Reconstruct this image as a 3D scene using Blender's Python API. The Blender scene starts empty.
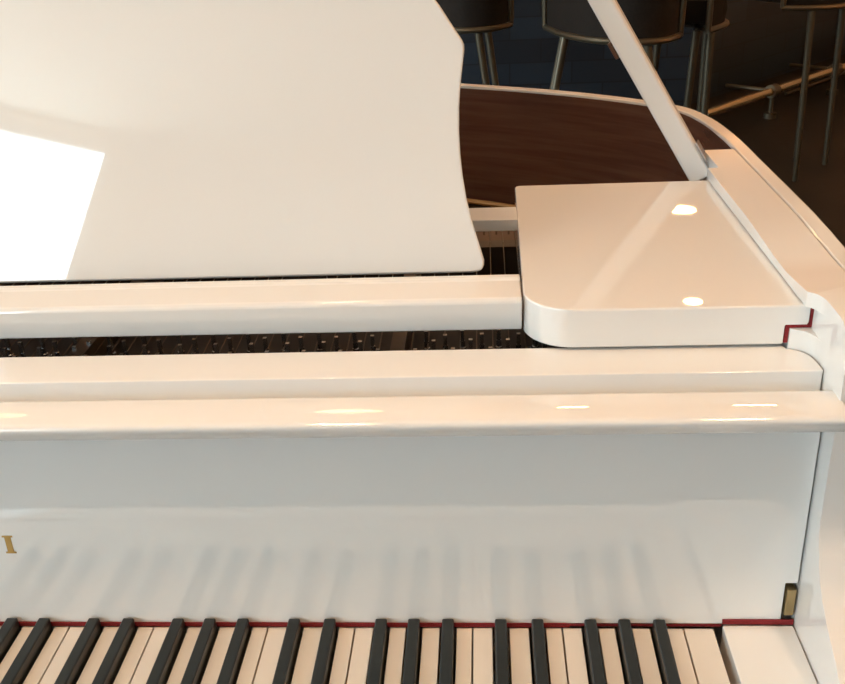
import bpy, bmesh, math, random
from mathutils import Vector, Matrix
random.seed(4)
S = bpy.context.scene
COL = S.collection
Z0 = 0.73            # key tops are this high above the floor; piano dimensions below are measured from the key tops
pi = math.pi

# ------------------------------------------------------------------ camera
yaw, pitch, roll = 0.0760411, 0.4531440, -0.0511792
def cam_axes():
    r = Vector((math.cos(yaw), math.sin(yaw), 0)); f = Vector((-math.sin(yaw), math.cos(yaw), 0)); u = Vector((0, 0, 1))
    f2 = math.cos(pitch)*f - math.sin(pitch)*u; u2 = math.cos(pitch)*u + math.sin(pitch)*f
    return math.cos(roll)*r + math.sin(roll)*u2, f2, math.cos(roll)*u2 - math.sin(roll)*r
r_, f_, u_ = cam_axes()
cd = bpy.data.cameras.new('camera'); cam = bpy.data.objects.new('camera', cd); COL.objects.link(cam)
M = Matrix((r_, u_, -f_)).transposed().to_4x4()
M.translation = Vector((-0.173268, -0.572505, 0.532742 + Z0))
cam.matrix_world = M
cd.sensor_fit = 'HORIZONTAL'; cd.sensor_width = 36; cd.lens = 937.77*36/845
cd.clip_start = 0.01; cd.clip_end = 60
S.camera = cam

# ------------------------------------------------------------------ exposure, world and light levels
S.view_settings.view_transform = 'Standard'; S.view_settings.look = 'None'
S.view_settings.exposure = 0.0; S.view_settings.gamma = 1.0; S.view_settings.use_curve_mapping = False
W = bpy.data.worlds.new('world'); S.world = W; W.use_nodes = True
W.node_tree.nodes['Background'].inputs[0].default_value = (0.75, 0.85, 1, 1)
W.node_tree.nodes['Background'].inputs[1].default_value = 0.4
SPOT = 44.0           # watts, narrow downlights over the keyboard
SPOTCOL = (1.0, 0.72, 0.51)
DOWNLIGHT = 52.0      # downlight lens radiance
DOWNCOL = (1.0, 0.53, 0.19)
WINDOW = 9.7          # window radiance
WINCOL = (0.72, 0.90, 1.0)
WALL_FILL = 22.0         # added wall fill lights, watts
FLOOR_FILL = 56.0         # added floor fill lights, watts
FILLCOL = (1.0, 0.50, 0.22)

# ------------------------------------------------------------------ materials
def mat(name, col, rough=0.4, metal=0.0, emit=None, estr=0, coat=0.0, spec=0.5, noise=None, bump=0.0):
    m = bpy.data.materials.new(name); m.use_nodes = True
    nt = m.node_tree; b = nt.nodes['Principled BSDF']
    b.inputs['Base Color'].default_value = (*col, 1); b.inputs['Roughness'].default_value = rough
    b.inputs['Metallic'].default_value = metal; b.inputs['Coat Weight'].default_value = coat
    b.inputs['Coat Roughness'].default_value = 0.03
    b.inputs['Specular IOR Level'].default_value = spec
    if spec >= 1: b.inputs['IOR'].default_value = 1.52
    if emit:
        b.inputs['Emission Color'].default_value = (*emit, 1); b.inputs['Emission Strength'].default_value = estr
    if noise:
        scale, stretch, col2, detail = noise
        tc = nt.nodes.new('ShaderNodeTexCoord'); mp = nt.nodes.new('ShaderNodeMapping'); mp.inputs['Scale'].default_value = stretch
        n = nt.nodes.new('ShaderNodeTexNoise'); n.inputs['Scale'].default_value = scale; n.inputs['Detail'].default_value = detail
        cr = nt.nodes.new('ShaderNodeValToRGB'); cr.color_ramp.elements[0].position = .35; cr.color_ramp.elements[1].position = .65
        cr.color_ramp.elements[0].color = (*col, 1); cr.color_ramp.elements[1].color = (*col2, 1)
        nt.links.new(tc.outputs['Object'], mp.inputs[0]); nt.links.new(mp.outputs[0], n.inputs['Vector'])
        nt.links.new(n.outputs['Fac'], cr.inputs[0]); nt.links.new(cr.outputs[0], b.inputs['Base Color'])
        if bump:
            bp = nt.nodes.new('ShaderNodeBump'); bp.inputs['Strength'].default_value = bump; bp.inputs['Distance'].default_value = .001
            nt.links.new(n.outputs['Fac'], bp.inputs['Height']); nt.links.new(bp.outputs[0], b.inputs['Normal'])
    return m
WHITE = mat('white_lacquer', (.80, .79, .765), .015, spec=1.0)
IVORY = mat('key_top_white', (.75, .70, .63), .12)
KEYWOOD = mat('key_side_wood', (.45, .31, .18), .6)
EBONY = mat('key_black', (.012, .014, .013), .34)
FELT = mat('red_felt', (.19, .022, .024), .95, spec=.1, noise=(900, (1, 1, 1), (.26, .034, .038), 2))
WOOD = mat('walnut_veneer', (.115, .052, .034), .25, noise=(6, (1.2, 1.2, 22), (.155, .075, .05), 6))
BOARD = mat('soundboard_spruce', (.12, .055, .026), .4, noise=(14, (12, 1, 1), (.17, .085, .04), 5))
BRONZE = mat('bronze_iron_plate', (.055, .04, .028), .38, metal=.35)
GOLDEDGE = mat('gold_plate_edge', (.50, .30, .13), .32, metal=.6)
PINWOOD = mat('dark_pin_block', (.009, .0065, .0055), .5)
STEEL = mat('pin_steel', (.42, .42, .43), .25, metal=1)
COPPER = mat('string_wire', (.12, .095, .07), .42, metal=.8)
BRASS = mat('brass', (.40, .31, .16), .3, metal=.9)
GOLD = mat('gold_letter', (.50, .33, .11), .3, metal=.7)
DARKREC = mat('dark_recess', (.03, .022, .015), .6)
CHROME = mat('bracket_metal', (.55, .57, .60), .18, metal=1)
BBRASS = mat('aged_brass_tube', (.085, .069, .043), .4, metal=.6)
FABRIC = mat('dark_brown_upholstery', (.009, .0065, .0045), .8, spec=.2, noise=(120, (1, 1, 1), (.013, .009, .006), 3))

# ------------------------------------------------------------------ mesh helpers
def Vz(p): return Vector((p[0], p[1], p[2] + Z0))
def obj(name, bm, mats, parent=None, bevel=0, seg=2, ang=40, smooth=False, root=None, weld=True):
    if weld: bmesh.ops.remove_doubles(bm, verts=bm.verts, dist=1e-5)
    bmesh.ops.recalc_face_normals(bm, faces=bm.faces)
    off = root if root is not None else Vector((0, 0, 0))
    for v in bm.verts: v.co -= off
    me = bpy.data.meshes.new(name); bm.to_mesh(me); bm.free()
    if smooth:
        for p in me.polygons: p.use_smooth = True
    o = bpy.data.objects.new(name, me); COL.objects.link(o)
    for m in (mats if isinstance(mats, (list, tuple)) else [mats]): me.materials.append(m)
    if parent: o.parent = parent
    if bevel:
        b = o.modifiers.new('bevel', 'BEVEL'); b.width = bevel; b.segments = seg; b.limit_method = 'ANGLE'; b.angle_limit = math.radians(ang)
        for p in me.polygons: p.use_smooth = True
        w = o.modifiers.new('weighted', 'WEIGHTED_NORMAL'); w.mode = 'FACE_AREA'; w.weight = 100; w.keep_sharp = False; w.thresh = 0.0
    elif smooth:
        me.set_sharp_from_angle(angle=math.radians(ang))
    return o
def nb(): return bmesh.new()
def box(bm, x0, x1, y0, y1, z0, z1, mi=0, T=None):
    vs = []
    for x, y, z in ((x0,y0,z0),(x1,y0,z0),(x1,y1,z0),(x0,y1,z0),(x0,y0,z1),(x1,y0,z1),(x1,y1,z1),(x0,y1,z1)):
        p = Vector((x, y, z)); p = T @ p if T else p
        vs.append(bm.verts.new(Vz(p)))
    for f in ((3,2,1,0),(4,5,6,7),(0,1,5,4),(1,2,6,5),(2,3,7,6),(3,0,4,7)):
        fc = bm.faces.new([vs[i] for i in f]); fc.material_index = mi
    return vs
def prism(bm, pts, z0, z1, mi=0):
    a = [bm.verts.new(Vz((x, y, z0))) for x, y in pts]; b = [bm.verts.new(Vz((x, y, z1))) for x, y in pts]
    n = len(pts); bm.faces.new(a[::-1]).material_index = mi; bm.faces.new(b).material_index = mi
    for i in range(n): bm.faces.new((a[i], a[(i+1) % n], b[(i+1) % n], b[i])).material_index = mi
def xprism(bm, prof, x0, x1, mi=0, xfun=None):
    """profile in (y, z) swept along x"""
    a = [bm.verts.new(Vz((x0, y, z))) for y, z in prof]; b = [bm.verts.new(Vz((x1 if xfun is None else xfun(y, z), y, z))) for y, z in prof]
    n = len(prof); bm.faces.new(a); bm.faces.new(b[::-1])
    for i in range(n): bm.faces.new((a[(i+1) % n], a[i], b[i], b[(i+1) % n])).material_index = mi
def tube(bm, pts, r, n=10, caps=True, radii=None):
    pts = [Vz(p) for p in pts]; rings = []
    prev = None
    for i, p in enumerate(pts):
        t = (pts[min(i+1, len(pts)-1)] - pts[max(i-1, 0)]).normalized()
        if prev is None: a = t.orthogonal().normalized()
        else: a = (prev - t*prev.dot(t)).normalized()
        prev = a; b = t.cross(a); rr = radii[i] if radii else r
        rings.append([bm.verts.new(p + rr*(math.cos(2*pi*k/n)*a + math.sin(2*pi*k/n)*b)) for k in range(n)])
    for i in range(len(rings)-1):
        for k in range(n): bm.faces.new((rings[i][k], rings[i][(k+1) % n], rings[i+1][(k+1) % n], rings[i+1][k]))
    if caps: bm.faces.new(rings[0][::-1]); bm.faces.new(rings[-1])
def lathe(bm, prof, c=(0, 0), n=32, mi=0, closed=False):
    rings = []
    for r, z in prof:
        rings.append([bm.verts.new(Vz((c[0]+r*math.cos(2*pi*k/n), c[1]+r*math.sin(2*pi*k/n), z))) for k in range(n)])
    for i in range(len(rings)-1):
        for k in range(n): bm.faces.new((rings[i][k], rings[i][(k+1) % n], rings[i+1][(k+1) % n], rings[i+1][k])).material_index = mi
    if closed:
        for k in range(n): bm.faces.new((rings[-1][k], rings[-1][(k+1) % n], rings[0][(k+1) % n], rings[0][k])).material_index = mi
    else: bm.faces.new(rings[0][::-1]).material_index = mi; bm.faces.new(rings[-1]).material_index = mi
def empty(name, loc, label, cat, group=None):
    o = bpy.data.objects.new(name, None); COL.objects.link(o); o.location = loc; o.empty_display_size = .1
    o['label'] = label; o['category'] = cat
    if group: o['group'] = group
    return o
def struct(name, bm, m, **k):
    o = obj(name, bm, m, **k); o['kind'] = 'structure'; return o
def catmull(P, n=8):
    out = []
    for i in range(len(P)-1):
        p0 = P[max(i-1, 0)]; p1 = P[i]; p2 = P[i+1]; p3 = P[min(i+2, len(P)-1)]
        for k in range(n):
            t = k/n
            out.append(tuple(.5*((2*b) + (-a+c)*t + (2*a-5*b+4*c-d)*t*t + (-a+3*b-3*c+d)*t**3) for a, b, c, d in zip(p0, p1, p2, p3)))
    out.append(P[-1]); return out

# ------------------------------------------------------------------ the room
FL = -Z0; CE = 2.30
FLOORM = mat('dark_brown_floor', (.010, .008, .006), .5, spec=.25, noise=(3, (1, 1, 1), (.014, .011, .008), 5))
CEILM = mat('cream_ceiling_paint', (.84, .76, .64), .9, spec=.1)
WALLM = mat('cream_wall_paint', (.80, .77, .72), .9, spec=.1)
DWALL = mat('warm_back_wall_paint', (.62, .47, .33), .9, spec=.1)
OUT = [(-5, -1.81), (-1.5, -4.40), (4.6, -4.40), (4.6, 8.6), (-5, 8.6)]
bm = nb(); prism(bm, OUT, FL-.08, FL); struct('floor', bm, FLOORM)
bm = nb(); prism(bm, OUT, CE, CE+.08); struct('ceiling', bm, CEILM)
def wall(name, p, q, m):
    d = (Vector(q)-Vector(p)).normalized(); nrm = Vector((d.y, -d.x))*.1
    bm = nb(); prism(bm, [p, q, (q[0]+nrm.x, q[1]+nrm.y), (p[0]+nrm.x, p[1]+nrm.y)], FL, CE); return struct(name, bm, m)
wall('wall_corner', OUT[0], OUT[1], WALLM); wall('wall_front', OUT[1], OUT[2], WALLM)
wall('wall_right', OUT[2], OUT[3], DWALL); wall('wall_back', OUT[3], OUT[4], DWALL); wall('wall_left', OUT[4], OUT[0], WALLM)
PANE = mat('daylit_window_glass', (.1, .1, .1), .1, emit=WINCOL, estr=WINDOW)
FRAME = mat('white_window_frame', (.75, .75, .73), .4)
def window(name, p, q, z0, z1, inset, bars=1):
    d = (Vector(q)-Vector(p)).normalized(); nrm = Vector((-d.y, d.x))
    L = (Vector(q)-Vector(p)).length
    T = Matrix.Translation((p[0]+nrm.x*inset, p[1]+nrm.y*inset, 0)) @ Matrix.Rotation(math.atan2(d.y, d.x), 4, 'Z')
    bm = nb(); w = .05
    box(bm, -w, L+w, -.03, .03, z0-w, z0, T=T); box(bm, -w, L+w, -.03, .03, z1, z1+w, T=T)
    box(bm, -w, 0, -.03, .03, z0, z1, T=T); box(bm, L, L+w, -.03, .03, z0, z1, T=T)
    for k in range(bars): x = L*(k+1)/(bars+1); box(bm, x-.02, x+.02, -.02, .02, z0, z1, T=T)
    f = struct(name, bm, FRAME)
    bm = nb(); box(bm, 0, L, -.008, .0, z0, z1, T=T); g = obj('window_pane', bm, PANE, parent=f); return f
# corner window whose reflection stands in the music desk
window('window_1', (-3.566, -2.866), (-2.280, -3.818), .30, 2.18, .055, bars=0)
bm = nb(); n = 26; top = []; bot = []
cdx, cdy = -.8037, .595                       # along the corner window, away from its right edge
for k in range(n):
    t = k/(n-1); w = .018*math.sin(t*24)
    for lst, zz, wid in ((top, 2.20, .02), (bot, .28, .40)):
        s_ = -.16 + t*(.16 + wid); lst.append(bm.verts.new(Vz((-2.200+cdx*s_+.595*w, -3.745+cdy*s_+.804*w, zz))))
for k in range(n-1): bm.faces.new((top[k], top[k+1], bot[k+1], bot[k]))
r = bmesh.ops.solidify(bm, geom=bm.faces[:], thickness=.004)
cur = obj('curtain', bm, mat('pale_curtain_cloth', (.72, .67, .58), .9, spec=.1), smooth=True, ang=80)
cur['label'] = 'pale curtain drawn to the right side of the corner window'; cur['category'] = 'curtain'
window('window_2', (-5, 3.4), (-5, -.6), -.35, 1.75, .04, bars=3)

# ceiling downlights
EM = mat('lit_downlight_lens', (.8, .8, .8), .4, emit=DOWNCOL, estr=DOWNLIGHT)
TRIM = mat('downlight_trim', (.7, .68, .64), .4)
def downlight(name_label, x, y, src=[None]):
    if src[0] is None:
        r = empty('ceiling_light', (x, y, CE+Z0), name_label, 'ceiling light', 'round ceiling downlights')
        bm = nb(); lathe(bm, [(.092, CE-.012), (.092, CE-.002)]); obj('light_lens', bm, EM, r, root=Vector((0, 0, CE+Z0)))
        bm = nb(); lathe(bm, [(.093, CE-.016), (.112, CE-.016), (.115, CE-.001), (.093, CE-.001)], closed=True); obj('trim_ring', bm, TRIM, r, root=Vector((0, 0, CE+Z0)))
        src[0] = r; return r
    r = src[0].copy(); COL.objects.link(r); r.location = (x, y, CE+Z0); r['label'] = name_label
    for c in list(src[0].children):
        d = c.copy(); COL.objects.link(d); d.parent = r
    return r
LIGHTS = [((1.332, 6.395), 'round downlight mirrored in the far part of the white shelf top'),
          ((1.065, 4.66), 'round downlight mirrored near the front edge of the white shelf'),
          ((.228, 3.543), 'round downlight mirrored in the lip below the shelf'),
          ((1.134, 3.49), 'round downlight mirrored near the right end of the lip'),
          ((-1.76, -.52), 'round downlight above the left end of the keyboard'),
          ((-.61, -.52), 'round downlight above the piano bench place'),
          ((.54, -.52), 'round downlight to the right of the keyboard')]
for (x, y), l in LIGHTS:
    r = downlight(l, x, y)
    if 4 < y < 5: r.scale = (.62, .62, 1)
    if y > 6: r.scale = (1.15, 1.15, 1)
    if y < 0:
        ld = bpy.data.lights.new('lamp_light', 'SPOT'); ld.energy = SPOT; ld.color = SPOTCOL; ld.spot_size = math.radians(58); ld.spot_blend = 1.0; ld.shadow_soft_size = .08
        lo = bpy.data.objects.new('lamp_light', ld); COL.objects.link(lo); lo.parent = r; lo.location = (0, 0, -.03); lo.rotation_euler.x = math.radians(3)

# unseen wall fill lights, added to wash the ceiling with warm light
def add_wall_fill(x, y, ang, label):
    r = empty('added_wall_fill', (x, y, 1.0+Z0), label, 'added wall fill light')
    T = Matrix.Rotation(ang, 4, 'Z')
    bm = nb(); box(bm, -.16, .16, .002, .11, -.05, .05, T=T)
    for v in bm.verts: v.co.z -= Z0
    obj('fill_bowl', bm, TRIM, r, bevel=.01)
    ld = bpy.data.lights.new('lamp_light', 'AREA'); ld.shape = 'RECTANGLE'; ld.size = .28; ld.size_y = .08; ld.energy = WALL_FILL; ld.color = FILLCOL
    lo = bpy.data.objects.new('lamp_light', ld); COL.objects.link(lo); lo.parent = r
    lo.location = T @ Vector((0, .056, .06)); lo.rotation_euler = (pi, 0, ang)
for i, (x, y, a, l) in enumerate([(4.6, 1.5, pi/2, 'added fill light on the right wall beside the piano'), (4.6, 5.5, pi/2, 'added fill light on the right wall beside the bar'),
     (2.2, 8.6, pi, 'added fill light on the wall behind the bar, right one'), (-1.8, 8.6, pi, 'added fill light on the wall behind the bar, left one'),
     (-5, 5.6, -pi/2, 'added fill light on the left wall beyond the windows'), (4.6, 3.5, pi/2, 'added fill light on the right wall between the other two')]):
    add_wall_fill(x, y, a, l)

def add_floor_fill(x, y, label, power=None, colr=None):  # unseen standing uplight, added to bounce warm fill off the ceiling
    r = empty('added_floor_fill', (x, y, 0), label, 'added floor fill light'); 
    bm = nb(); lathe(bm, [(.15, FL), (.15, FL+.02), (.02, FL+.035)]); obj('base', bm, TRIM, r, smooth=True)
    bm = nb(); tube(bm, [(0, 0, FL+.03), (0, 0, 1.05)], .013, 12); obj('pole', bm, TRIM, r, smooth=True)
    bm = nb(); lathe(bm, [(.03, 1.05), (.10, 1.09), (.17, 1.16), (.165, 1.16), (.09, 1.10), (.03, 1.07)], closed=True); obj('fill_bowl', bm, TRIM, r, smooth=True)
    ld = bpy.data.lights.new('lamp_light', 'AREA'); ld.shape = 'DISK'; ld.size = .22; ld.energy = power or FLOOR_FILL; ld.color = colr or FILLCOL
    lo = bpy.data.objects.new('lamp_light', ld); COL.objects.link(lo); lo.parent = r; lo.location = (0, 0, 1.13+Z0); lo.rotation_euler = (pi, 0, 0)
add_floor_fill(-1.75, 2.75, 'added fill light standing behind the piano tail, throwing light at the ceiling')
add_floor_fill(-2.5, -1.5, 'added fill light standing to the left of the player, throwing light at the ceiling', 9, (1, .64, .36))
add_floor_fill(1.5, -1.7, 'added fill light standing to the right of the player, throwing light at the ceiling', 9, (1, .64, .36))
add_floor_fill(2.9, 1.9, 'added fill light standing to the right of the piano, throwing light at the ceiling')

# ------------------------------------------------------------------ the bar in the background
BD = Vector((.684, .729)); BN = Vector((-.729, .684))         # along the bar, and away from the piano
RL = Vector((1.033, 4.37))                                     # a point of the foot rail
def bp(s, t): v = RL + BD*s + BN*t; return (v.x, v.y)
TILE = bpy.data.materials.new('dark_blue_tile'); TILE.use_nodes = True
nt = TILE.node_tree; b = nt.nodes['Principled BSDF']; b.inputs['Roughness'].default_value = .35
tc = nt.nodes.new('ShaderNodeTexCoord'); mp = nt.nodes.new('ShaderNodeMapping')
mp.inputs['Rotation'].default_value = (pi/2, 0, 0)
br = nt.nodes.new('ShaderNodeTexBrick'); br.inputs['Color1'].default_value = (.005, .008, .013, 1); br.inputs['Color2'].default_value = (.011, .020, .032, 1)
br.inputs['Mortar'].default_value = (.004, .005, .007, 1); br.inputs['Scale'].default_value = 1; br.inputs['Mortar Size'].default_value = .004
br.inputs['Brick Width'].default_value = .34; br.inputs['Row Height'].default_value = .12
nt.links.new(tc.outputs['Object'], mp.inputs[0]); nt.links.new(mp.outputs[0], br.inputs[0]); nt.links.new(br.outputs[0], b.inputs['Base Color'])
bar = empty('bar_counter', (1.0, 4.95, 0), 'dark blue tiled bar counter behind the stools', 'bar counter')
BO = Vector((1.0, 4.95, 0))
bl = [(-3.0, 4.75), (.979, 4.75), (3.03, 6.937), (2.67, 7.28), (.77, 5.25), (-3.0, 5.25)]
bm = nb(); prism(bm, bl, FL+.1, .34); obj('bar_front', bm, TILE, bar, root=BO)
bm = nb(); prism(bm, [(-2.95, 4.80), (.96, 4.80), (2.98, 6.95), (2.7, 7.2), (.8, 5.2), (-2.95, 5.2)], FL, FL+.0995); obj('kick_plate', bm, DARKREC, bar, root=BO)
bm = nb(); prism(bm, [(-3.05, 4.63), (1.03, 4.63), (3.15, 6.89), (2.64, 7.36), (.74, 5.3), (-3.05, 5.3)], .341, .385); obj('bar_top', bm, mat('dark_bar_top', (.02, .014, .01), .2), bar, bevel=.006, root=BO)
bm = nb(); tube(bm, [(*bp(1.15, .20), FL+.012), (*bp(2.8, .20), FL+.012)], .012, 10); obj('base_trim', bm, BBRASS, bar, smooth=True, root=BO)
rail = empty('foot_rail', (*bp(0, 0), 0), 'brass foot rail running along the foot of the dark bar', 'foot rail')
rail.rotation_euler.z = math.atan2(BD.y, BD.x)
RZ = -.58
bm = nb(); tube(bm, [(-.12, 0, RZ), (2.9, 0, RZ)], .022, 14); obj('rail_tube', bm, mat('polished_brass', (.55, .44, .26), .25, metal=.8), rail, smooth=True)
for s in (.58, 1.34, 2.1, 2.8):
    bm = nb(); tube(bm, [(s, 0, RZ-.02), (s, 0, FL+.03)], .012, 10); tube(bm, [(s, 0, FL+.03), (s, 0, FL)], .035, 14)
    tube(bm, [(s-.03, 0, RZ), (s+.03, 0, RZ)], .036, 14); tube(bm, [(s, 0, RZ), (s, .285, RZ)], .012, 10)
    obj('rail_bracket', bm, BBRASS, rail, smooth=True)

def stool(loc, rz, label, kind='tub', src={}):
    """bar stool: curved upholstered tub edged with brass tube, four brass legs and a foot ring"""
    if kind in src:
        r = src[kind].copy(); COL.objects.link(r); r.location = (*loc, 0); r.rotation_euler.z = rz; r['label'] = label
        for c in list(src[kind].children):
            d = c.copy(); COL.objects.link(d); d.parent = r
        return r
    r = empty('bar_stool', (*loc, 0), label, 'bar stool', 'bar stools along the bar'); r.rotation_euler.z = rz
    if kind == 'tub':
        C0 = [(-.23, .178), (-.185, -.02), (-.10, -.19), (-.013, -.265), (.06, -.295), (.15, -.28), (.205, -.22), (.232, -.163)]; sc = (.02, .02, .17)
        legs = [((-.17, -.05), (-.30, -.08)), ((.10, -.27), (.20, -.30)), ((-.149, .199), (-.2875, .17)), ((.135, -.03), (.235, -.05))]
    elif kind == 'side':
        C0 = [(0, 0), (.05, .065), (.09, .13), (.11, .20), (.10, .28), (.05, .34), (-.02, .37)]; sc = (-.01, .19, .11)
        legs = [((.015, .02), (.02, .03)), ((-.02, .10), (-.05, .12)), ((.06, .28), (.07, .34)), ((-.12, .30), (-.16, .36))]
    else:
        C0 = [(.228*math.cos(math.radians(a)), .228*math.sin(math.radians(a))) for a in range(-125, 26, 15)]; sc = (0, 0, .20)
        legs = [((-.02, -.215), (.0, -.22)), ((.19, .03), (.21, .03)), ((.09, .12), (.11, .14))]
    C1 = catmull(C0, 4); m_ = Vector(sc[:2])
    thin = [tuple(Vector(p) + (m_-Vector(p)).normalized()*d_) for d_ in (.006, .045) for p in C1]
    n_ = len(C1)
    bm = nb(); prism(bm, thin[:n_] + thin[n_:][::-1], .014, .36); obj('backrest', bm, FABRIC, r, smooth=True)
    bm = nb(); lathe(bm, [(sc[2]-.04, .016), (sc[2], .02), (sc[2]+.006, .06), (sc[2], .10), (sc[2]-.04, .12)], sc[:2], n=36); obj('seat', bm, FABRIC, r, smooth=True)
    bm = nb(); tube(bm, [(*p, .004) for p in C1], .012, 8); obj('seat_trim', bm, BBRASS, r, smooth=True)
    for p in (C1[0], C1[-1]):
        bm = nb(); tube(bm, [(*p, .004), (*(Vector(p)*1.04), .37)], .012, 8); obj('corner_trim', bm, BBRASS, r, smooth=True)
    bm = nb(); tops = [Vector(l[0]) for l in legs]
    for a_ in tops: tube(bm, [(*a_, -.004), (*m_, -.002)], .008, 8)
    obj('seat_frame', bm, DARKREC, r, smooth=True)
    for (x, y), (fx, fy_) in legs:
        bm = nb(); tube(bm, [(x, y, -.006), (fx, fy_, FL)], .014, 10, radii=[.016, .012]); obj('leg', bm, BBRASS, r, smooth=True)
    src[kind] = r; return r
stool((.31, 3.16), 0, 'dark upholstered bar stool with brass trim seen left of and behind the lid prop')
stool((-.285, 3.62), 0, 'dark bar stool beside the top right edge of the white music desk')
stool((.656, 3.065), 0, 'dark bar stool just right of the lid prop, its brass leg behind the rim', 'side')
stool((1.21, 3.80), 0, 'round dark bar stool with a curved brass trim, farthest right', 'round')

# ------------------------------------------------------------------ the grand piano
K = .02356; KW = 52*K; XM = -KW/2
PR = Vector((XM, .6, 0))
piano = empty('grand_piano', PR, 'white lacquered grand piano with its lid propped open and music desk raised', 'grand piano')
def part(name, bm, m, parent=None, **k): return obj(name, bm, m, parent or piano, root=PR, **k)
def mir(x): return -KW - x
def zt(y):
    T = [(-.5, .263), (.045, .263), (.07, .2605), (.10, .258), (.13, .258), (.16, .2595), (.22, .262), (5, .262)]
    for (a, za), (b, zb) in zip(T, T[1:]):
        if a <= y <= b: return za + (zb-za)*(y-a)/(b-a)
SC0 = [(-.215, -.045), (-.20, -.012), (-.17, .006), (-.13, .018), (-.09, .034), (-.08, .041), (-.07, .046), (-.058, .052), (-.049, .058), (-.041, .064), (-.032, .074), (-.025, .086),
      (-.0205, .095), (-.0172, .106), (-.0160, .118), (-.0155, .135), (-.0150, .160), (-.0146, .20), (-.0143, .228), (-.0130, .241), (-.0085, .2535), (-.0015, .2605), (.008, .263)]
SC = []
for y_, z_ in catmull(SC0, 3):
    if not SC or y_ > SC[-1][0] + 1e-5: SC.append((round(y_, 6), z_))
def arm(side):
    ys = [y for y, _ in SC] + [.018, .029, .034, .038, .0415, .045, .0475, .0495, .0512, .0525, .0535, .0545, .0552]
    ys += [.07, .10, .13, .16, .19, .22, .372, .3725, .441]
    ztop = dict(SC)
    def xin(y, lvl):
        C = [(.029, .061), (.034, .0608), (.038, .0602), (.0415, .0593), (.045, .0578), (.0475, .0562), (.0495, .0540), (.0512, .0518), (.0525, .0495), (.0535, .0475), (.0545, .0461)]
        if y > .3722: return .064
        if y >= .0552: return (.046, .062, .053)[lvl]
        x = .061
        for (a, xa), (b, xb) in zip(C, C[1:]):
            if a <= y <= b: x = xa + (xb-xa)*(y-a)/(b-a)
        if y > .0545: x = .0461
        return max(x, (.046, .061, .053)[lvl])
    bm = nb(); cols = []
    for y in ys:
        top = ztop.get(y, zt(y)); zb = -.11
        xo = .0955
        sec = [(xin(y, 0), zb), (xin(y, 0), .232), (xin(y, 1), .232), (xin(y, 1), .2512), (xin(y, 2), .2512), (xin(y, 2), top), (xo, top), (xo, zb)]
        cols.append([bm.verts.new(Vz((x if side > 0 else mir(x), y, min(z, top)))) for x, z in sec])
    for a, b2 in zip(cols, cols[1:]):
        for i in range(8):
            try: bm.faces.new((a[i], a[(i+1) % 8], b2[(i+1) % 8], b2[i]))
            except ValueError: pass
    bm.faces.new(cols[0]); bm.faces.new(cols[-1][::-1])
    bmesh.ops.remove_doubles(bm, verts=bm.verts, dist=2e-5)
    bmesh.ops.dissolve_degenerate(bm, edges=bm.edges, dist=1e-5)
    bmesh.ops.dissolve_limit(bm, angle_limit=.004, verts=bm.verts, edges=bm.edges)
    o = part('cheek_arm', bm, WHITE, bevel=.0016, seg=2, ang=50)
    return o
arm(1); arm(-1)

# outer rim
ro = catmull([(.113, .02), (.113, .15), (.1135, .30), (.1135, .42), (.113, .50), (.106, .585), (.086, .655), (.036, .712), (-.037, .771), (-.118, .822), (-.206, .869), (-.36, .955), (-.52, 1.07), (-.66, 1.21),
              (-.80, 1.36), (-.96, 1.45), (-1.12, 1.44), (-1.25, 1.33), (-1.32, 1.15), (-1.338, .95), (-1.338, .5), (-1.338, .2), (-1.338, .02)], 6)
ri = []
for i, p in enumerate(ro):
    a = Vector(ro[max(i-1, 0)]); b2 = Vector(ro[min(i+1, len(ro)-1)]); t = (b2-a).normalized(); n = Vector((-t.y, t.x))
    ri.append((p[0]+n.x*.0162, p[1]+n.y*.0162))
bm = nb(); rows = []
for i, (o_, i_) in enumerate(zip(ro, ri)):
    top = zt(o_[1])
    rows.append([bm.verts.new(Vz(p)) for p in ((o_[0], o_[1], -.11), (o_[0], o_[1], top), (i_[0], i_[1], top), (i_[0], i_[1], top-.004), (i_[0], i_[1], -.11))])
for a, b2 in zip(rows, rows[1:]):
    for k in range(5):
        f = bm.faces.new((a[k], a[(k+1) % 5], b2[(k+1) % 5], b2[k])); f.material_index = 1 if k == 3 else 0
bm.faces.new(rows[0]); bm.faces.new(rows[-1][::-1])
part('outer_rim', bm, [WHITE, WOOD], bevel=.0022, seg=2, ang=50)

# bottom, keybed, legs
inner = [p for p in ri]
bm = nb(); prism(bm, inner, .045, .05); sb = part('soundboard', bm, BOARD)
bm = nb(); box(bm, mir(.0960), .0960, -.215, .05, -.11, -.03); part('key_bed', bm, WHITE, bevel=.003)
bm = nb(); box(bm, mir(.0605), .0605, -.20, -.178, -.029, -.017); part('key_slip', bm, WHITE, bevel=.003)
for lx, ly in ((-.02, .02), (mir(-.02), .02), (-1.0, 1.22)):
    bm = nb()
    T = Matrix.Translation((lx, ly, 0))
    a = [Vector((sx*.055, sy*.055, -.111)) for sx, sy in ((-1,-1),(1,-1),(1,1),(-1,1))]; c = [Vector((sx*.035, sy*.035, FL+.07)) for sx, sy in ((-1,-1),(1,-1),(1,1),(-1,1))]
    va = [bm.verts.new(Vz(T @ p)) for p in a]; vc = [bm.verts.new(Vz(T @ p)) for p in c]
    bm.faces.new(va); bm.faces.new(vc[::-1])
    for i in range(4): bm.faces.new((va[i], vc[i], vc[(i+1) % 4], va[(i+1) % 4]))
    lg = part('leg', bm, WHITE, bevel=.004)
    bm = nb(); lathe(bm, [(.012, FL+.07), (.03, FL+.06), (.032, FL+.03), (.024, FL)], (lx, ly), 20); part('caster', bm, BRASS, lg, smooth=True)
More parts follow.
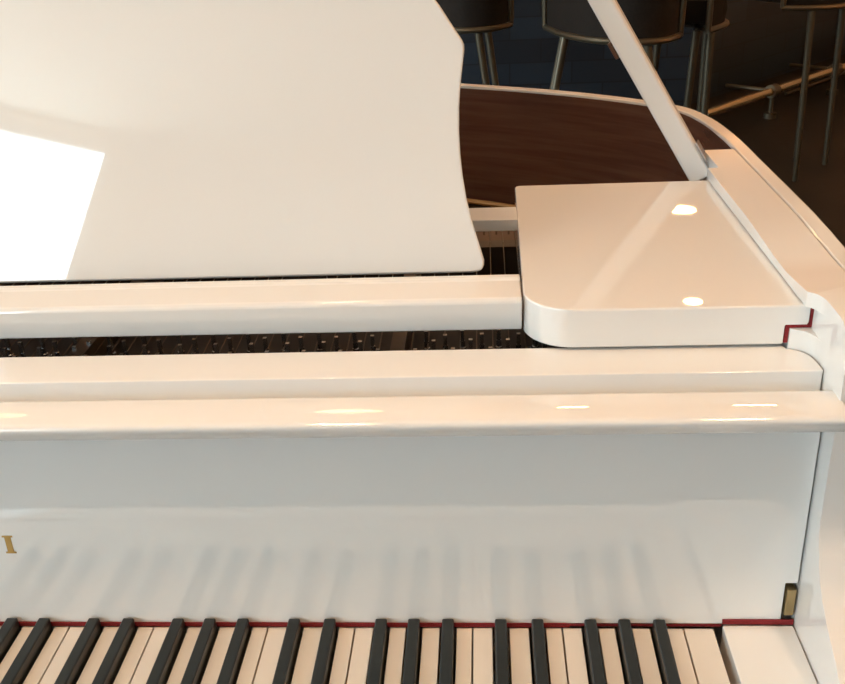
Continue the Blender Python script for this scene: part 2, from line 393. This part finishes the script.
bm = nb(); prism(bm, [p for p in inner[:1]]+inner[1:], -.10, -.085); part('bottom_beam', bm, WOOD)

# ---- keys
BLK = {'C': (-6, -.05), 'D': (-5, .17), 'F': (-3, -.09), 'G': (-2, .02), 'A': (-1, .175)}
names = ['A', 'B'] + ['C', 'D', 'E', 'F', 'G', 'A', 'B']*7 + ['C']
blk = []
for i, n in enumerate(names[:-1]):
    if n in 'CDFGA': blk.append(-(51-i)*K + {'C': -.05, 'D': .17, 'F': -.08, 'G': .03, 'A': .18}[n]*K)
for i in range(52):
    x1 = -(51-i)*K; x0 = x1-K; g = .00055; xa, xb = x0+g, x1-g
    # outline of the key top with its cut-outs for the black keys
    L = [b_ for b_ in blk if abs(b_-x0) < .012]; R = [b_ for b_ in blk if abs(b_-x1) < .012]
    yc = -.0975; P = [(xa, -.150), (xb, -.150)]
    if R: xr = R[0]-.0068; P += [(xb, yc), (xr, yc), (xr, -.0015)]
    else: P += [(xb, -.0015)]
    if L: xl = L[0]+.0068; P += [(xl, -.0015), (xl, yc), (xa, yc)]
    else: P += [(xa, -.0015)]
    bm = nb(); prism(bm, P, -.0025, 0); k_ = part('white_key', bm, IVORY, bevel=.0005, seg=2)
    bm = nb(); prism(bm, [(x, max(y, -.149)) for x, y in P], -.024, -.0026); part('key_body', bm, KEYWOOD, k_)
for x in blk:
    bm = nb(); w0, w1 = .0054, .0046
    pr = [(-.0985, -.02), (-.0955, .0078), (-.0915, .0098), (-.0014, .0098), (-.0014, -.02)]
    a = []; c = []
    for y, z in pr:
        w = w1 + (w0-w1)*(1-min(1, max(0, z/.0098)))
        a.append(bm.verts.new(Vz((x-w, y, z)))); c.append(bm.verts.new(Vz((x+w, y, z))))
    bm.faces.new(a); bm.faces.new(c[::-1])
    for i in range(5): bm.faces.new((a[(i+1) % 5], a[i], c[i], c[(i+1) % 5]))
    part('black_key', bm, EBONY, bevel=.0012, seg=3)
for side in (1, -1):
    bm = nb(); x0, x1 = .0062, .0601
    if side < 0: x0, x1 = mir(x1), mir(x0)
    box(bm, x0, x1, -.176, -.0013, -.029, .0036); part('key_block', bm, WHITE, bevel=.0014)
# red name-board felt
bm = nb()
xprism(bm, [(-.0011, .0003), (-.0001, .0003), (-.0001, .0040), (-.0011, .0040)], mir(-.06), -.112)
xprism(bm, [(.0004, .0003), (.004, .0003), (.004, .0024), (.0004, .0024)], -.112, .006)
xprism(bm, [(-.0011, .0039), (-.0001, .0039), (-.0001, .0084), (-.0011, .0084)], .0061, .0600)
part('name_board_felt', bm, FELT)

# ---- fallboard with its lip
def fy(z): return .0003 + .0045*(z-.0030)/.195
bm = nb()
zs = (.0030, .0425, .09, .12, .15, .185, .1985)
xs = (mir(.0597), .0506, .0597)
grid = {}
for i, x in enumerate(xs):
    for j, z in enumerate(zs):
        if i == 2 and j == 0: continue
        grid[i, j, 0] = bm.verts.new(Vz((x, fy(z), z))); grid[i, j, 1] = bm.verts.new(Vz((x, .0176, z)))
def quad(*k): bm.faces.new([grid[q_] for q_ in k])
for i in range(2):
    for j in range(6):
        if i == 1 and j == 0: continue
        quad((i, j, 0), (i+1, j, 0), (i+1, j+1, 0), (i, j+1, 0)); quad((i, j, 1), (i, j+1, 1), (i+1, j+1, 1), (i+1, j, 1))
    quad((i, 6, 0), (i+1, 6, 0), (i+1, 6, 1), (i, 6, 1))
quad((0, 0, 0), (0, 0, 1), (1, 0, 1), (1, 0, 0)); quad((1, 1, 0), (1, 1, 1), (2, 1, 1), (2, 1, 0)); quad((1, 0, 0), (1, 0, 1), (1, 1, 1), (1, 1, 0))
for j in range(6):
    quad((0, j, 0), (0, j+1, 0), (0, j+1, 1), (0, j, 1))
    if j: quad((2, j, 0), (2, j, 1), (2, j+1, 1), (2, j+1, 0))
fb = part('fallboard', bm, WHITE, bevel=.0010, ang=30)
bm = nb(); box(bm, .0508, .0604, .0105, .0170, .0086, .0423); part('hinge_recess', bm, DARKREC, fb)
bm = nb(); box(bm, .0518, .0592, -.0008, .0098, .0125, .0375); o = part('pivot_plate', bm, BRASS, fb, bevel=.001); o['label'] = 'brass pivot plate'
# lip: a bullnosed rail carried on the top of the fallboard
pr = [(.0160, .1936), (.0166, .1990), (.0045, .1995), (.0040, .2060), (.0030, .2090), (.0008, .2105), (-.0020, .2110), (-.0315, .2110), (-.0340, .2106), (-.0358, .2096), (-.0367, .2080),
      (-.0366, .2062), (-.0352, .2035), (-.0290, .1962), (-.0268, .1945), (-.0240, .1935)]
bm = nb(); xprism(bm, pr, mir(.0598), .0612, xfun=lambda y, z: .0632 if y > -.02 else .0615); part('fallboard_lip', bm, WHITE, fb, smooth=True, ang=75)
# letter I of the maker's name, gold inlay on the fallboard
bm = nb(); lx = -.5512; f0 = fy(.08)
for x0, x1, z0, z1 in ((-.0025, .0025, .0742, .0882), (-.0042, .0042, .0728, .0743), (-.0042, .0042, .0881, .0896)):
    xprism(bm, [(fy(z0)-.0004, z0), (fy(z0)+.001, z0), (fy(z1)+.001, z1), (fy(z1)-.0004, z1)], lx+x0, lx+x1)
part('gold_letter', bm, GOLD, fb)

# ---- rail behind the fallboard (flat top with rounded right end)
def plan_end(sgn):
    C = [(.0600, .018), (.0600, .029), (.0597, .034), (.0590, .038), (.0580, .0415), (.0563, .045), (.0545, .0475), (.052, .0497), (.0495, .0513), (.047, .0526), (.0448, .0533), (.043, .061)]
    return [(x if sgn > 0 else mir(x), y) for x, y in C]
bm = nb(); prism(bm, plan_end(1) + plan_end(-1)[::-1], .150, .217); part('name_board', bm, WHITE, bevel=.0013)

# ---- music desk: front rail, two side shelves, back rail, raised panel
desk = None
bm = nb()
prof = [(.0815, .2225), (.0765, .2475), (.0795, .2505), (.1130, .2505), (.1150, .2525), (.1215, .2525), (.1215, .2225)]
xprism(bm, prof, mir(-.1462), -.1462); desk = part('music_desk', bm, WHITE, bevel=.0013, seg=3, ang=25)
def shelf(side):
    R = .037; F = .0545; Bk = .369; xl = -.1452
    base = []
    for k in range(13): a = pi + (pi/2)*k/12; base.append((xl+R+R*math.cos(a), F+R+R*math.sin(a)))
    n_f = len(base)
    low = base + [(.0425, F), (.0425, Bk), (xl+.008, Bk), (xl+.0045, Bk-.002), (xl+.0035, Bk-.006)]
    up = base + [(.0590, F), (.0590, Bk), (xl+.008, Bk), (xl+.0045, Bk-.002), (xl+.0035, Bk-.006)]
    if side < 0: low = [(mir(x), y) for x, y in low]; up = [(mir(x), y) for x, y in up]
    bm = nb(); L = []
    for P, z in ((low, .2192), (low, .2352), (up, .2352), (up, .2502)): L.append([bm.verts.new(Vz((x, y, z))) for x, y in P])
    n = len(low)
    for a, b2 in zip(L, L[1:]):
        for i in range(n):
            if len({tuple(round(c, 6) for c in v.co) for v in (a[i], a[(i+1) % n], b2[(i+1) % n], b2[i])}) >= 3:
                bm.faces.new((a[i], a[(i+1) % n], b2[(i+1) % n], b2[i]))
    bm.faces.new(L[0][::-1]); bm.faces.new(L[-1])
    part('side_shelf', bm, WHITE, desk, bevel=.0016, seg=3, ang=35)
    # red felt lining the groove of the arm
    bm = nb()
    Fp = [(.0428, .2205), (.0455, .2205), (.0455, .2325), (.0615, .2325), (.0615, .2508), (.0592, .2508), (.0592, .2349), (.0428, .2349)]
    Fp = [(x if side > 0 else mir(x), z) for x, z in Fp]
    a = [bm.verts.new(Vz((x, F+.0005, z))) for x, z in Fp]; c = [bm.verts.new(Vz((x, Bk-.001, z))) for x, z in Fp]
    bm.faces.new(a); bm.faces.new(c[::-1])
    for i in range(8): bm.faces.new((a[i], a[(i+1) % 8], c[(i+1) % 8], c[i]))
    part('groove_felt', bm, FELT, desk)
shelf(1); shelf(-1)
bm = nb(); box(bm, mir(-.1425), -.1425, .2625, .300, .2385, .2502); part('back_rail', bm, WHITE, desk, bevel=.0012)
# raised panel
TILT = math.radians(19.5)
half = [(-.1835, 0), (-.1765, .0015), (-.1742, .006), (-.1740, .010), (-.1785, .025), (-.1835, .042), (-.1875, .060), (-.1902, .078), (-.1918, .096), (-.1924, .114), (-.1920, .132), (-.1906, .150), (-.1880, .170), (-.1868, .1775),
        (-.1870, .1815), (-.1885, .185), (-.1965, .1975), (-.2060, .2125), (-.2170, .2270), (-.2320, .2400), (-.2520, .2490), (-.2800, .2540)]
full = half + [(mir(x), s) for x, s in half[::-1]]
bm = nb(); py, pz = .1405, .2468
fr = []; bk = []
for x, s in full:
    p = Vector((x, py + s*math.sin(TILT), pz + s*math.cos(TILT))); nn = Vector((0, math.cos(TILT), -math.sin(TILT)))*.013
    fr.append(bm.verts.new(Vz(p))); bk.append(bm.verts.new(Vz(p+nn)))
bm.faces.new(fr); bm.faces.new(bk[::-1]); n = len(full)
for i in range(n): bm.faces.new((fr[i], bk[i], bk[(i+1) % n], fr[(i+1) % n]))
panel = part('desk_panel', bm, WHITE, desk, bevel=.002, seg=3, ang=50)
for x in (-.325, -.90):
    bm = nb(); box(bm, x-.018, x+.018, .1560, .1600, .236, .262); box(bm, x-.018, x+.018, .1225, .1575, .2320, .2355); part('panel_hinge', bm, BRONZE, desk)
    bm = nb(); T = Matrix.Translation((x+.05, .236, .395)) @ Matrix.Rotation(.42, 4, 'X'); box(bm, -.012, .012, -.004, .004, -.150, .0, T=T); part('panel_stay', bm, WHITE, desk)

# ---- iron plate, pins, strings, bridge
bm = nb(); PZ = .168
box(bm, mir(.038), .038, .062, .215, PZ-.03, PZ)
plate = part('pin_block', bm, PINWOOD)
frame = nb()
for x, w in ((-.247, .006), (-.52, .007), (-.83, .007), (-1.08, .007)):
    box(frame, x-w, x+w, .066, .70 if x < -.3 else .60, PZ+.0005, PZ+.022)
box(frame, mir(.0), .0, .352, .372, .150, .190)
rim_in = []
for i, p in enumerate(ro):
    a = Vector(ro[max(i-1, 0)]); b2 = Vector(ro[min(i+1, len(ro)-1)]); t = (b2-a).normalized(); n_ = Vector((-t.y, t.x)); rim_in.append((p[0]+n_.x*.017, p[1]+n_.y*.017, p[0]+n_.x*.062, p[1]+n_.y*.062))
seg_ = [q_ for q_ in rim_in if q_[1] > .56]
prv = None
for q_ in seg_:
    cur = [frame.verts.new(Vz(p)) for p in ((q_[0], q_[1], .07), (q_[0], q_[1], .082), (q_[2], q_[3], .100), (q_[2], q_[3], .088))]
    if prv:
        for k in range(4): frame.faces.new((prv[k], prv[(k+1) % 4], cur[(k+1) % 4], cur[k]))
    prv = cur
pf = part('iron_plate', frame, BRONZE)
bm = nb(); tube(bm, [(q_[2], q_[3], .101) for q_ in seg_], .004, 8); o = part('plate_edge', bm, GOLDEDGE, pf, smooth=True); o['label'] = 'gold plate edge'
bm = nb(); box(bm, mir(-.02), -.02, .395, .455, .14, .176); part('bridge', bm, mat('bridge_wood', (.10, .055, .03), .5), pf)
# tuning pins: staggered rows; pins that can be seen between the rails
cnt = 0; src = None
def copy_part(s, dx, dy):
    c = s.copy(); COL.objects.link(c); c.parent = s.parent; c.location = s.location + Vector((dx, dy, 0)); return c
x = -.125; row = 0
rows_y = [.1285, .1475, .1125, .1390]
while x > -.66:
    if abs(x+.247) > .014:
        y = rows_y[row % 4] + random.uniform(-.0008, .0008)
        if src is None:
            bm = nb(); tube(bm, [(x, y, PZ), (x, y, PZ+.008), (x, y, PZ+.0085), (x, y, PZ+.014)], .0022, 8, radii=[.0030, .0030, .0021, .0021])
            tube(bm, [(x, y, PZ+.014), (x, y, PZ+.024)], .0022, 4)
            src = part('tuning_pin', bm, STEEL, plate); src_xy = (x, y)
        else: copy_part(src, x-src_xy[0], y-src_xy[1])
        cnt += 1
    row += 1; x -= .0072 if row % 4 else .0092
# strings: one visible course per note
src = None
for k in range(84):
    x = -.03 - k*.0138
    if abs(x+.247) < .009: continue
    if src is None:
        bm = nb(); tube(bm, [(x, .118, PZ+.011), (x, .36, PZ+.024), (x, .45, .1775)], .00055, 5)
        src = part('string', bm, COPPER, pf); sx = x
    else: copy_part(src, x-sx, 0)
bsrc = None
for k in range(40):
    x = -.05 - k*.0138
    if bsrc is None:
        bm = nb(); tube(bm, [(x, .43, .176), (x, .43, .184)], .0011, 6); bsrc = part('bridge_pin', bm, STEEL, pf); bx = x
    else: copy_part(bsrc, x-bx, 0)

# ---- lid and its prop
A = math.radians(31.6)
hx, hz = -1.3385, .2655
def lidp(p, h):       # plan point -> lid plane raised about the left hinge
    u = p[0]-hx; return (hx + u*math.cos(A) - h*math.sin(A), p[1], hz + u*math.sin(A) + h*math.cos(A))
lo = [(.113, .43), (.113, .50), (.106, .585), (.086, .655), (.036, .712), (-.037, .771), (-.118, .822), (-.206, .869), (-.36, .955), (-.52, 1.07), (-.66, 1.21), (-.80, 1.36), (-.96, 1.45), (-1.12, 1.44), (-1.25, 1.33), (-1.32, 1.15), (-1.338, .95), (-1.338, .43)]
bm = nb(); a = [bm.verts.new(Vz(lidp(p, 0))) for p in lo]; c = [bm.verts.new(Vz(lidp(p, .02))) for p in lo]; n = len(lo)
bm.faces.new(a[::-1]); bm.faces.new(c)
for i in range(n): bm.faces.new((a[i], a[(i+1) % n], c[(i+1) % n], c[i]))
lid = part('lid', bm, WHITE, bevel=.003)
fl = [(.10, .435), (.10, .80), (-1.33, .80), (-1.33, .435)]
bm = nb(); a = [bm.verts.new(Vz(lidp(p, .0215))) for p in fl]; c = [bm.verts.new(Vz(lidp(p, .0405))) for p in fl]
bm.faces.new(a[::-1]); bm.faces.new(c)
for i in range(4): bm.faces.new((a[i], a[(i+1) % 4], c[(i+1) % 4], c[i]))
part('lid_flap', bm, WHITE, lid, bevel=.003)
dv = Vector((-.5993, .2178, 1)).normalized(); p0 = Vector((.0458, .4265, .26)) - dv*.012
Lm = (.62-.0)/dv.z*1.0
# stop the prop just under the lid
t_ = 0
for k in range(2000):
    q_ = p0 + dv*(k*.0005)
    if q_.z > hz + (q_.x-hx)*math.tan(A) - .012: break
    t_ = k*.0005
ax = dv; yy = Vector((.25, 1, 0)); yy = (yy - ax*yy.dot(ax)).normalized(); sd = yy.cross(ax)
T = Matrix((( sd.x, yy.x, ax.x, p0.x), (sd.y, yy.y, ax.y, p0.y), (sd.z, yy.z, ax.z, p0.z), (0, 0, 0, 1)))
bm = nb(); box(bm, -.0118, .0118, -.009, .009, -.016, t_, T=T); prop = part('lid_prop', bm, WHITE, bevel=.004, seg=4)
bm = nb(); box(bm, -.0165, -.0119, -.005, .005, .139, .158, T=T); o = part('prop_catch', bm, mat('dark_bronze_catch', (.16, .08, .05), .35, metal=.7), prop, bevel=.0015); o['label'] = 'small dark bronze catch'
bm = nb(); box(bm, .0119, .0150, -.0085, .0085, -.016, .022, T=T); tube(bm, [(.0575, .420, .243), (.0575, .446, .243)], .0045, 12); o = part('prop_bracket', bm, CHROME, prop, bevel=.0008); o['label'] = 'grey metal pivot bracket'
